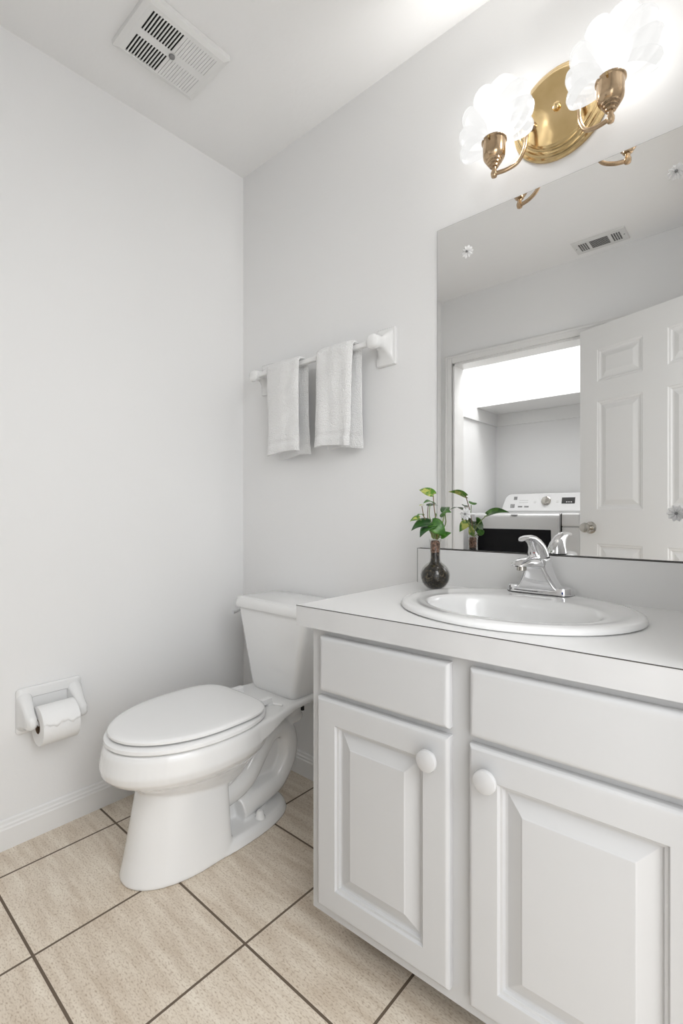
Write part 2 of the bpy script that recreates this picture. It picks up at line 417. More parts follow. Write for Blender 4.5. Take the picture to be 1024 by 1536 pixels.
# countertop with oval cut-out
SX, SY = 1.287, -.252
def cfront(x): return -.523+.0375*(x-.883)
ct = thing('countertop', 'white laminate vanity countertop with a low backsplash', 'countertop', (0, 0, 0))
def counter():
    x0, x1, zt, zb = .883, 1.689, .784, .737
    corners = [(x1, cfront(x1)), (x1, -.001), (x0, -.001), (x0, cfront(x0))]
    angs = sorted(set([2*PI*i/72 for i in range(72)]+[math.atan2(y-SY, x-SX) % (2*PI) for x, y in corners]))
    def hit(a):
        dx, dy = math.cos(a), math.sin(a); best = 1e9
        for i in range(4):
            (ax, ay), (bx, by) = corners[i], corners[(i+1) % 4]
            ex, ey = bx-ax, by-ay; den = dx*ey-dy*ex
            if abs(den) < 1e-9: continue
            t = ((ax-SX)*ey-(ay-SY)*ex)/den; u = ((ax-SX)*dy-(ay-SY)*dx)/den
            if t > 0 and -1e-6 <= u <= 1+1e-6: best = min(best, t)
        return (SX+dx*best, SY+dy*best)
    outer = [hit(a) for a in angs]; inner = [(SX+.235*math.cos(a), SY+.2*math.sin(a)) for a in angs]
    mb = MB()
    mb.loft([[(x, y, zt) for x, y in inner], [(x, y, zt) for x, y in outer]], False, False)
    mb.loft([[(x, y, zt) for x, y in inner], [(x, y, zt-.02) for x, y in inner]], False, False)
    mb.obj('top_surface', 'lam', ct)
    ap = MB()
    q = [(x0, cfront(x0)), (x1, cfront(x1)), (x1, cfront(x1)+.02), (x0, cfront(x0)+.02)]
    ap.loft([[(x, y, zb) for x, y in q], [(x, y, zt-.0016) for x, y in q]])
    ap.box(x0, x0+.02, cfront(x0)+.02, -.001, zb, zt-.0016)
    ap.obj('apron', 'apron', ct)
    sm = MB(); q2 = [(x0-.0004, cfront(x0)-.0005), (x1, cfront(x1)-.0005), (x1, cfront(x1)+.01), (x0, cfront(x0)+.01)]
    sm.loft([[(x, y, zt-.0016) for x, y in q2], [(x, y, zt-.0002) for x, y in q2]])
    sm.obj('front_seam', 'seam', ct)
    MB().box(.893, x1, -.019, -.001, zt, .888).obj('backsplash', 'lam', ct)
    MB().box(.8926, x1, -.0195, -.001, .888, .8892).obj('backsplash_seam', 'seam', ct)
    MB().box(.8918, .893, -.0195, -.0175, zt, .8892).obj('backsplash_seam', 'seam', ct)
counter()

# sink
def sink():
    t = thing('sink', 'oval white china drop-in sink set in the vanity countertop', 'sink', (SX, SY, .784))
    n = 72
    def el(a, b, z, dy=0, p=1.0):
        return [(a*math.copysign(abs(math.cos(2*PI*i/n))**p, math.cos(2*PI*i/n)), dy+b*math.copysign(abs(math.sin(2*PI*i/n))**p, math.sin(2*PI*i/n)), z) for i in range(n)]
    R = [el(.250, .214, .0005), el(.254, .218, .003), el(.2545, .2185, .007), el(.252, .216, .0115), el(.246, .210, .0145), el(.236, .200, .0155),
         el(.226, .189, .0150, -.001), el(.214, .172, .0125, -.006), el(.204, .158, .0115, -.012), el(.194, .144, .012, -.020),
         el(.188, .137, .012, -.025), el(.183, .132, .0095, -.027), el(.179, .128, .004, -.028), el(.174, .123, -.012, -.028), el(.163, .112, -.045, -.025),
         el(.140, .094, -.085, -.02), el(.105, .070, -.115, -.015), el(.06, .042, -.130, -.01), el(.024, .022, -.134, -.008)]
    # keep the rear ledge level for the tap
    for L_ in R[5:11]:
        for i, (x, y, z) in enumerate(L_):
            if y > .12 and abs(x) < .12: L_[i] = (x, y, max(z, .0135))
    MB().loft(R, False, True).obj('basin', 'ceramic', t, True)
    MB().lathe([(.022, 0), (.020, .002), (.012, .0015)], (0, -.008, -.134), 'z', 24).obj('drain', 'chrome', t, True)
    MB().lathe([(.006, 0), (.004, .001)], (0, .098, -.05), 'y', 16).obj('overflow_hole', 'chrome', t, True)
sink()

# faucet
def faucet():
    t = thing('faucet', 'chrome single-lever faucet standing on the rear ledge of the sink', 'faucet', (1.279, -.064, .7985))
    st = lambda hx, hy, z, cy=0: [(x, y+cy, z) for x, y, _ in rrect(-hx, hx, -hy, hy, hy*.98, 0, 8)]
    MB().loft([st(.080, .027, 0), st(.080, .027, .014), st(.0785, .0255, .0175), st(.074, .021, .019)]).obj('base_plate', 'chrome', t, True)
    MB().loft([st(.081, .028, -.0012), st(.081, .028, .001)]).obj('gasket', 'gap', t)
    def sec(hx, y0, y1, z, r=.012):
        r = min(r, hx*.95, (y1-y0)/2*.95); return rrect(-hx, hx, y0, y1, r, z, 5)
    b = MB().loft([sec(.056, -.028, .024, .012), sec(.048, -.030, .023, .020), sec(.038, -.034, .022, .036), sec(.030, -.040, .022, .055), sec(.026, -.045, .024, .070), sec(.0255, -.047, .026, .082, .02), sec(.022, -.044, .024, .088, .02)])
    bevel(b.obj('body', 'chrome', t, True), .002)
    # spout: domed head reaching over the bowl
    loops = []
    for y, hw, zt, zb_ in ((-.015, .022, .090, .058), (-.040, .024, .0925, .061), (-.065, .0255, .0945, .066), (-.090, .026, .0945, .070), (-.113, .0250, .0915, .0735), (-.130, .021, .087, .0755), (-.141, .013, .082, .0765), (-.146, .005, .079, .077)):
        l = []; zc = zb_+.35*(zt-zb_)
        for i in range(20):
            a = 2*PI*i/20; c, s = math.cos(a), math.sin(a)
            l.append((hw*math.copysign(abs(c)**.8, c), y, zc+(zt-zc if s > 0 else zc-zb_)*s))
        loops.append(l)
    MB().loft(loops).obj('spout', 'chrome', t, True)
    MB().lathe([(.011, 0), (.011, -.009), (.009, -.0105), (.004, -.008)], (0, -.118, .076), 'z', 20).obj('aerator', 'nickel', t, True)
    MB().lathe([(.0262, 0), (.0262, .0025)], (0, -.010, .0885), 'z', 28).obj('collar_ring', 'gap', t)
    # lever: dome that sweeps up and forward into a hooked blade
    path = [(.002, .088, .027, .0255), (.001, .098, .0265, .0245), (-.005, .110, .024, .021), (-.016, .121, .019, .0175), (-.032, .131, .0135, .0155), (-.050, .1375, .009, .015), (-.069, .1405, .006, .0145), (-.086, .1405, .0042, .013), (-.099, .138, .003, .010), (-.107, .135, .0018, .006)]
    loops = []
    for i, (y, z, th, hw) in enumerate(path):
        a, c = path[max(i-1, 0)], path[min(i+1, len(path)-1)]
        tv = Vector((0, c[0]-a[0], c[1]-a[1])).normalized()
        if i == 0: tv = Vector((0, 0, 1))
        nv = Vector((0, -tv.z, tv.y)); l = []
        off = Vector((0, y, z))
        for k in range(20):
            g = 2*PI*k/20; l.append(off+Vector((hw*math.cos(g), 0, 0))+nv*th*math.sin(g)*(1 if i == 0 else 1))
        loops.append(l)
    lv = MB().loft(loops).obj('lever', 'chrome', t, True)
    lv.location = (0, -.014, 0)
    MB().lathe([(.0035, 0), (.003, -.001)], (0, -.0395, .104), 'y', 14).obj('hot_cold_mark', 'red', t)
    MB().box(-.067, -.062, -.0276, -.0268, .005, .011).obj('dot_mark', 'grey_mark', t)
    MB().box(.060, .064, -.0276, -.0268, .005, .011).obj('dot_mark', 'blue', t)
faucet()

# ================================================================ mirror and its rosettes
mr = thing('mirror', 'large frameless wall mirror above the sink', 'mirror', (1.305, 0, .8905))
MB().box(-.351, .351, -.0055, -.0005, 0, .9595).obj('backing', 'mirror_edge', mr)
MB().box(-.3502, .3502, -.0062, -.0056, .0008, .9587).obj('mirror_glass', 'mirror', mr)
def rosette(name, label, x, z):
    t = thing(name, label, 'mirror clip', (x, -.0063, z), 0, None)
    mb = MB()
    for k in range(10):
        a = 2*PI*k/10; ca, sa = math.cos(a), math.sin(a)
        pts = []
        for (r, w_, h) in ((.003, .0016, .0045), (.009, .0046, .007), (.0145, .0044, .0055), (.0185, .0008, .002)):
            pts.append([(ca*r-sa*w_, 0, sa*r+ca*w_), (ca*r-sa*w_*.2, -h, sa*r+ca*w_*.2), (ca*r+sa*w_, 0, sa*r-ca*w_)])
        mb.loft(pts)
    mb.obj('petal_ring', 'clip', t)
    MB().lathe([(.0032, -.001), (.0032, -.006), (.0015, -.007)], (0, 0, 0), 'y', 14).obj('screw', 'grey_mark', t, True)
rosette('mirror_rosette', 'clear flower-shaped mirror clip at the upper left of the mirror', 1.053, 1.752)
rosette('mirror_rosette', 'clear flower-shaped mirror clip low on the mirror behind the plant leaves', 1.048, .994)
rosette('mirror_rosette', 'clear flower-shaped mirror clip at the upper right below the sconce', 1.556, 1.753)
rosette('mirror_rosette', 'clear flower-shaped mirror clip at the lower right over the reflected door', 1.556, .997)

# ================================================================ sconce
def sconce():
    cx, cz = 1.308, 2.02
    t = thing('wall_sconce', 'two-armed brass vanity sconce with lit white shell glass shades', 'lamp', (cx, 0, cz))
    MB().lathe([(.118, -.0005), (.119, -.006), (.116, -.010), (.111, -.011), (.109, -.016), (.105, -.019), (.100, -.0195), (.098, -.024), (.094, -.0265), (.090, -.027), (.0895, -.0275), (.0, -.0278)], (0, 0, 0), 'y', 96, True, False).obj('backplate', 'brass', t, True)
    MB().lathe([(.008, -.027), (.010, -.029), (.009, -.034), (.005, -.037), (.001, -.038)], (0, 0, 0), 'y', 24).obj('finial', 'brass', t, True)
    for s in (-1, 1):
        X, Y, = s*.136, -.092
        pth = smoothpath([(s*.060, -.026, -.020), (s*.060, -.045, -.024), (s*.062, -.060, -.048), (s*.066, -.068, -.095), (s*.080, -.076, -.128), (s*.105, -.085, -.140), (X-s*.006, Y, -.142)], 7)
        a = MB().tube(pth, .0052, 14); a.lathe([(.011, .0), (.010, -.005), (.006, -.010)], (s*.060, -.026, -.020), 'y', 20)
        a.lathe([(.001, -.151), (.007, -.149), (.0085, -.144), (.0085, -.138), (.006, -.132), (.0065, -.126), (.010, -.124)], (X, Y, 0), 'z', 20)
        a.obj('arm', 'brass_dull', t, True)
        c = MB().lathe([(.008, -.126), (.0115, -.1235), (.0115, -.1185), (.016, -.1165), (.016, -.1125), (.020, -.1105), (.020, -.1065), (.0245, -.1035), (.0272, -.098), (.0282, -.090), (.0285, -.068), (.0288, -.0605), (.0318, -.0585), (.0318, -.0555), (.0270, -.0555), (.0255, -.058), (.0250, -.098)], (X, Y, 0), 'z', 40, True, True)
        cup = c.obj('socket_cup', 'brass_dull', t, True)
        MB().box(X-.0022, X+.0022, Y-.034, Y-.026, -.066, -.058).obj('set_screw', 'brass', cup)
        # pleated shell shade: front and back shells fanned from the cup
        NP = 8; NA = NP*10; NR = 18
        A0, A1 = math.radians(-106), math.radians(106)
        V, F = [], []
        for side, depth in ((-1, .050), (1, .030)):
            base = len(V)
            for i in range(NA+1):
                u = i/NA; th = A0+(A1-A0)*u
                ph = (u*NP) % 1; sc = abs(math.sin(PI*u*NP))**.6
                Rmax = (.150*max(0, math.cos(th))+.098*(1-max(0, math.cos(th)))) if abs(th) < PI/2 else .098-.012*(abs(th)-PI/2)/.4
                Rmax = math.sqrt((.152*math.cos(th))**2+(.097*math.sin(th))**2) if abs(th) < PI/2 else .097
                Rr = Rmax*(.885+.115*sc)
                for j in range(NR+1):
                    v = j/NR; r = .006+(Rr-.006)*v
                    bulge = depth*math.sin(PI*min(1, v*.93+.05))**.7*(1-.35*abs(th)/A1)
                    rid = .006*sc*v
                    edge = 0.004
                    px = r*math.sin(th); pz = r*math.cos(th)
                    V.append((X+.004+px, Y+side*(bulge+rid*(1 if v < .97 else .3)+edge*(1-v)+.0), -.072+max(pz, -.034*v if False else pz)*1.0+.018))
            for i in range(NA):
                for j in range(NR):
                    q = base+i*(NR+1)+j; F.append((q, q+1, q+NR+2, q+NR+1))
        link('shade', V, F, 'shade', t, True)
        MB().lathe([(.010, -.060), (.011, -.040), (.017, -.020), (.019, -.002), (.015, .014), (.006, .022), (.001, .023)], (X, Y, 0), 'z', 20).obj('bulb', 'bulb', t, True)
        l = bpy.data.lights.new('bulb_light', 'POINT'); l.energy = BULB_W; l.shadow_soft_size = .02; l.color = (1, .985, .96)
        o = bpy.data.objects.new('bulb_light', l); COL.objects.link(o); o.parent = t; o.location = (X, Y-.0, .035)
sconce()

# ================================================================ towel bar and towels
def towelbar():
    t = thing('towel_bar', 'white ceramic towel bar mounted on the wall over the toilet', 'towel bar', (.467, 0, 1.54))
    for s in (-1, 1):
        cx = s*.297
        rr = lambda hx, z0, z1, y, r=.006: [(cx+x, y, z) for x, z, _ in rrect(-hx, hx, z0, z1, r, 0, 4)]
        MB().loft([rr(.039, -.062, .062, -.0005), rr(.039, -.062, .062, -.006), rr(.036, -.059, .059, -.010), rr(.031, -.052, .054, -.0105, .006),
                   rr(.026, -.034, .044, -.018, .012), rr(.022, -.018, .032, -.032, .014), rr(.020, -.013, .024, -.046, .014), rr(.021, -.017, .024, -.060, .015),
                   rr(.023, -.022, .023, -.074, .016), rr(.022, -.021, .022, -.084, .016), rr(.016, -.015, .016, -.090, .013), rr(.006, -.006, .007, -.092, .005)]).obj('post', 'fixture_ceramic', t, True)
    bevel(MB().box(-.297, .297, -.078, -.062, -.008, .008).obj('bar', 'plastic', t), .003)
towelbar()
def towel(label, x0, x1, zf, zb_, seed):
    """folded hand towel draped over the bar, solid layers"""
    t = thing('hand_towel', label, 'towel', ((x0+x1)/2, -.07, 1.54), 0, 'white hand towels on the bar')
    W = (x1-x0)/2; path = []
    zb0 = zb_-1.54; zf0 = zf-1.54
    n = 60
    for i in range(n): path.append((.026+.010*(1-i/n), zb0+(0-zb0)*i/n))
    for i in range(9):
        a = PI*i/8; path.append((.026*math.cos(a) if False else .0205*math.cos(a)+.0055*(math.cos(a) > 0)*math.cos(a), .019*math.sin(a)))
    for i in range(1, n+1): path.append((-.0205-.006*i/n, zf0*i/n))
    NX = 20; V, F = [], []
    def thick(u): return .0085
    L = len(path)
    for k, (y, z) in enumerate(path):
        a, c = path[max(k-1, 0)], path[min(k+1, L-1)]
        tv = Vector((c[0]-a[0], c[1]-a[1])).normalized(); nv = Vector((-tv.y, tv.x))
        down = max(0, -z)/.32
        zw = 1+(-.06*down*(1-down)) - .02*math.sin(3*down)
        hem = 1.0
        for q in (zf0, zb0):
            if (y < 0) == (q == zf0):
                d = z-q
                if .030 < d < .046: hem = .62
                if d < .007: hem = .85
        loop = []
        m_ = 2*(NX+1)
        for j in range(m_):
            side = 1 if j <= NX else -1; jj = j if j <= NX else m_-1-j
            u = jj/NX*2-1
            prof = math.sqrt(max(0, 1-abs(u)**5))
            th = (.0078*prof+.0010)*hem
            wv = .0045*math.sin(u*3.6+seed+down*2.2)*down + .002*math.sin(u*9+seed*3)*down + .004*noise.noise(Vector((u*2+seed, z*9, y*20)))
            X_ = u*W*zw + .005*down*math.sin(seed*2) + .0012*noise.noise(Vector((seed, z*40, u)))
            # lower corners droop a little
            dz = -.010*abs(u)**2*0 + .006*math.sin(u*2+seed)*(down > .85)
            loop.append((X_, y-wv*(1 if y < 0 else -1)*1.0 - nv.x*th*side*(-1), z+nv.y*th*side+dz*(down-.85)*6*(down > .85)))
        V.append(loop)
    MB().loft(V).obj('cloth', 'towel', t, True)
    for sgn, q, yy in ((-1, zf0, -.0272), (1, zb0, .036)):
        pass
    return t
towel('white hand towel on the left half of the bar, nearer the corner', .264, .440, 1.218, 1.209, .6)
towel('white hand towel on the right half of the bar, nearer the mirror', .527, .692, 1.221, 1.219, 2.3)

# ================================================================ paper holder and roll
def paper():
    t = thing('toilet_paper_holder', 'white ceramic toilet paper holder mounted on the left wall', 'paper holder', (0, -.757, .392))
    def rr(y0, y1, z0, z1, x, r=.010): return [(x, a, b_) for a, b_, _ in rrect(y0, y1, z0, z1, r, 0, 5)]
    # frame plate around a recess
    out = [rr(-.092, .092, -.066, .072, .0005), rr(-.092, .092, -.066, .072, .007), rr(-.088, .088, -.062, .068, .012), rr(-.080, .080, -.053, .058, .014, .016),
           rr(-.064, .064, -.040, .042, .012, .018), rr(-.060, .060, -.036, .038, .005, .018)]
    MB().loft(out, True, True).obj('plate', 'fixture_ceramic', t, True)
    for s in (-1, 1):
        c = s*.071
        def ar(hy, z0, z1, x): return [(x, c+a, b_) for a, b_, _ in rrect(-hy, hy, z0, z1, min(hy*.95, (z1-z0)/2*.9), 0, 5)]
        MB().loft([ar(.021, -.060, .062, .006), ar(.0205, -.056, .058, .014), ar(.018, -.048, .048, .026), ar(.016, -.042, .034, .042), ar(.015, -.040, .018, .058), ar(.015, -.038, .008, .072), ar(.013, -.034, .003, .082), ar(.007, -.026, -.004, .087)]).obj('arm', 'fixture_ceramic', t, True)
    MB().lathe([(.007, -.066), (.007, -.052), (.011, -.050), (.011, .050), (.007, .052), (.007, .066)], (.069, 0, -.024), 'x', 20) if False else None
    m_ = MB().lathe([(.006, -.066), (.006, -.054), (.0095, -.052), (.0095, .052), (.006, .054), (.006, .066)], (.069, 0, -.0225), 'y', 20)
    m_.obj('roller', 'plastic', t, True)
    r = thing('toilet_paper_roll', 'white toilet paper roll hanging on the ceramic holder', 'toilet paper', (.069, -.7605, .3595))
    n = 56
    def ring(rad, y, wob=0): return [((rad+wob*math.sin(5*a)*0)*math.cos(a), y, rad*math.sin(a)) for a in [2*PI*i/n for i in range(n)]]
    MB().loft([ring(.021, -.050), ring(.0562, -.051), ring(.0572, -.050), ring(.0572, .050), ring(.0562, .051), ring(.021, .050)], False, False).obj('paper', 'paper', r, True)
    MB().loft([ring(.0212, -.0505), ring(.0212, .0505), ring(.0196, .0505), ring(.0196, -.0505), ring(.0212, -.0505)], False, False).obj('cardboard_core', 'card', r, True)
    # loose outer sheet with a wavy torn edge on the room side
    V, F = [], []; NY = 40; NA = 16
    for i in range(NY+1):
        y = -.051+.102*i/NY
        a_end = math.radians(12)+.07*math.sin(i/NY*13+.6)+.03*math.sin(i/NY*31)
        for j in range(NA+1):
            a = math.radians(150)+(a_end-math.radians(150))*j/NA
            rad = .0578+(.0022*(j/NA)**4)
            V.append((rad*math.cos(a), y, rad*math.sin(a)))
    for i in range(NY):
        for j in range(NA):
            q = i*(NA+1)+j; F.append((q, q+1, q+NA+2, q+NA+1))
    o = link('loose_sheet', V, F, 'paper', r, True); sd = o.modifiers.new('s', 'SOLIDIFY'); sd.thickness = .0009
paper()

# ================================================================ toilet
def toilet():
    XC = .410
    t = thing('toilet', 'white two-piece toilet with closed lid beside the vanity', 'toilet', (XC, 0, 0))
    def egg(z, yr, yf, ym, w_, pf=1.0, pr=.8, n=64):
        o = []
        for i in range(n):
            a = 2*PI*i/n; c, s = math.cos(a), math.sin(a)
            L_ = (yf-ym) if c > 0 else (yr-ym); p = pf if c > 0 else pr
            o.append((w_*math.copysign(abs(s)**p, s), ym+L_*abs(c)**p, z))
        return o
    b = MB()
    b.loft([egg(.374, -.28, -.743, -.50, .172), egg(.371, -.275, -.750, -.50, .179), egg(.360, -.27, -.756, -.50, .183), egg(.318, -.27, -.764, -.50, .185), egg(.300, -.275, -.760, -.50, .180),
            egg(.286, -.28, -.746, -.50, .171), egg(.272, -.29, -.722, -.49, .155), egg(.260, -.30, -.70, -.48, .140), egg(.235, -.32, -.67, -.47, .120), egg(.20, -.34, -.63, -.46, .096), egg(.165, -.365, -.58, -.46, .065), egg(.14, -.39, -.54, -.46, .03)])
    # pedestal column with flat flanks
    b.loft([egg(.290, -.43, -.655, -.52, .092, .95, .28), egg(.245, -.43, -.665, -.52, .095, .95, .28), egg(.15, -.43, -.683, -.52, .105, .95, .28), egg(.06, -.428, -.700, -.52, .114, .95, .28), egg(.006, -.425, -.713, -.52, .120, .95, .28), egg(.0, -.425, -.711, -.52, .118, .95, .28)])
    # foot slab
    b.loft([egg(0, -.165, -.62, -.42, .122, 1, .75), egg(.004, -.163, -.62, -.42, .124, 1, .75), egg(.022, -.170, -.62, -.42, .118, 1, .75), egg(.034, -.18, -.60, -.42, .108, 1, .75)])
    # web behind the column and trapway
    b.loft([[(x, y, z) for x in (-.022, .022) for (y, z) in ()] or [(-.024, y, z) for y, z in ((-.42, .02), (-.19, .02), (-.16, .16), (-.17, .25), (-.42, .30))],
            [(.024, y, z) for y, z in ((-.42, .02), (-.19, .02), (-.16, .16), (-.17, .25), (-.42, .30))]])
    tr = smoothpath([(.018, -.47, .125), (.022, -.40, .130), (.025, -.335, .155), (.025, -.285, .205), (.025, -.235, .253), (.025, -.190, .262), (.025, -.155, .240), (.025, -.143, .195), (.025, -.150, .150), (.025, -.175, .110), (.025, -.205, .085), (.028, -.255, .078), (.032, -.315, .070), (.034, -.365, .062)], 5)
    rad = [.046 if i < 15 else .036 if i < 52 else .042 for i in range(len(tr))]
    rad = [sum(rad[max(0, i-4):i+5])/len(rad[max(0, i-4):i+5]) for i in range(len(rad))]
    b.tube(tr, rad, 20)
    # mirrored relief on the far flank
    b.tube([(-p.x, p.y, p.z) for p in tr], rad, 20)
    # outlet neck and deck
    b.lathe([(.052, .262), (.060, .268), (.060, .276), (.054, .284), (.056, .32), (.066, .355)], (0, -.125, 0), 'z', 32)
    dk = []
    for y, hw, zb_ in ((-.03, .125, .352), (-.12, .128, .350), (-.20, .138, .350), (-.27, .155, .345), (-.32, .165, .33), (-.38, .168, .31)):
        dk.append([(-hw, y, zb_+.004), (-hw*.9, y, zb_), (hw*.9, y, zb_), (hw, y, zb_+.004), (hw, y, .368), (hw-.006, y, .374), (-hw+.006, y, .374), (-hw, y, .368)])
    b.loft(dk)
    o = b.obj('bowl', 'ceramic', t, True)
    rm = o.modifiers.new('remesh', 'REMESH'); rm.mode = 'VOXEL'; rm.voxel_size = .003; rm.use_smooth_shade = True
    sm = o.modifiers.new('smooth', 'SMOOTH'); sm.factor = .5; sm.iterations = 14
    # tank
    def tk(x0, x1, y0, y1, z, r): return rrect(x0, x1, y0, y1, r, z, 6)
    MB().loft([tk(-.088, .098, -.185, -.045, .3705, .02), tk(-.100, .112, -.196, -.035, .3745, .024), tk(-.108, .118, -.2005, -.03, .385, .026), tk(-.115, .123, -.202, -.028, .41, .026), tk(-.146, .150, -.203, -.022, .52, .026),
               tk(-.180, .178, -.204, -.018, .64, .026), tk(-.183, .180, -.204, -.018, .654, .026)]).obj('tank', 'ceramic', t, True)
    MB().loft([tk(-.186, .184, -.208, -.014, .6525, .026), tk(-.192, .190, -.214, -.010, .655, .028), tk(-.194, .192, -.216, -.009, .664, .028), tk(-.191, .189, -.213, -.010, .680, .028), tk(-.186, .184, -.208, -.014, .688, .026), tk(-.175, .173, -.197, -.024, .6905, .022)]).obj('tank_lid', 'ceramic', t, True)
    h = MB().lathe([(.011, 0), (.011, -.005), (.006, -.007), (.006, -.013)], (-.182, -.165, .634), 'x', 18)
    h.tube([(-.196, -.165, .634), (-.198, -.185, .632), (-.197, -.212, .628)], [.0055, .0055, .007], 12)
    h.obj('flush_lever', 'chrome', t, True)
    # seat ring and lid
    def plate(loops, name): return MB().loft(loops).obj(name, 'plastic', t, True)
    sy = dict(ym=-.50)
    plate([egg(.3785, -.292, -.738, -.50, .172), egg(.376, -.287, -.748, -.50, .181), egg(.380, -.285, -.752, -.50, .185), egg(.388, -.286, -.751, -.50, .184), egg(.393, -.29, -.744, -.50, .178), egg(.394, -.30, -.73, -.50, .165)], 'seat')
    q = .5
    def lid(z, d): return egg(z, -.318-d, -.742+d, -.50, .174-d, 1.0, q)
    plate([lid(.400, .010), lid(.3985, .003), lid(.401, .0), lid(.4065, .0), lid(.410, .003), lid(.4118, .010), lid(.4128, .03), lid(.4138, .07), lid(.4145, .12)], 'seat_lid')
    for dx, dy in ((-.08, -.70), (.09, -.655), (.15, -.58), (-.15, -.58)):
        MB().lathe([(.008, 0), (.008, .007)], (dx, dy+.035, .3935), 'z', 14).obj('seat_bumper', 'plastic', t)
    MB().lathe([(.006, 0), (.006, .004)], (.13, -.62, .3735), 'z', 14).obj('seat_bumper', 'plastic', t)
    for s in (-1, 1):
        hg = MB().lathe([(.013, .372), (.013, .380), (.009, .384)], (s*.075, -.268, 0), 'z', 18)
        hg.box(s*.075-.010, s*.075+.010, -.305, -.262, .380, .398)
        bevel(hg.obj('hinge', 'plastic', t), .002)
    MB().tube([(.115, -.285, .392), (.145, -.272, .390)], .0035, 10).obj('hinge_pin', 'plastic', t, True)
    for s in (-1, 1): MB().lathe([(.017, .028), (.0165, .036), (.013, .040), (.012, .050), (.008, .056), (.002, .057)], (s*.087, -.315, 0), 'z', 24).obj('bolt_cap', 'plastic', t, True)
    MB().lathe([(.006, .338), (.006, .350)], (.125, -.165, 0), 'z', 12).obj('tank_bolt', 'gap', t)
toilet()

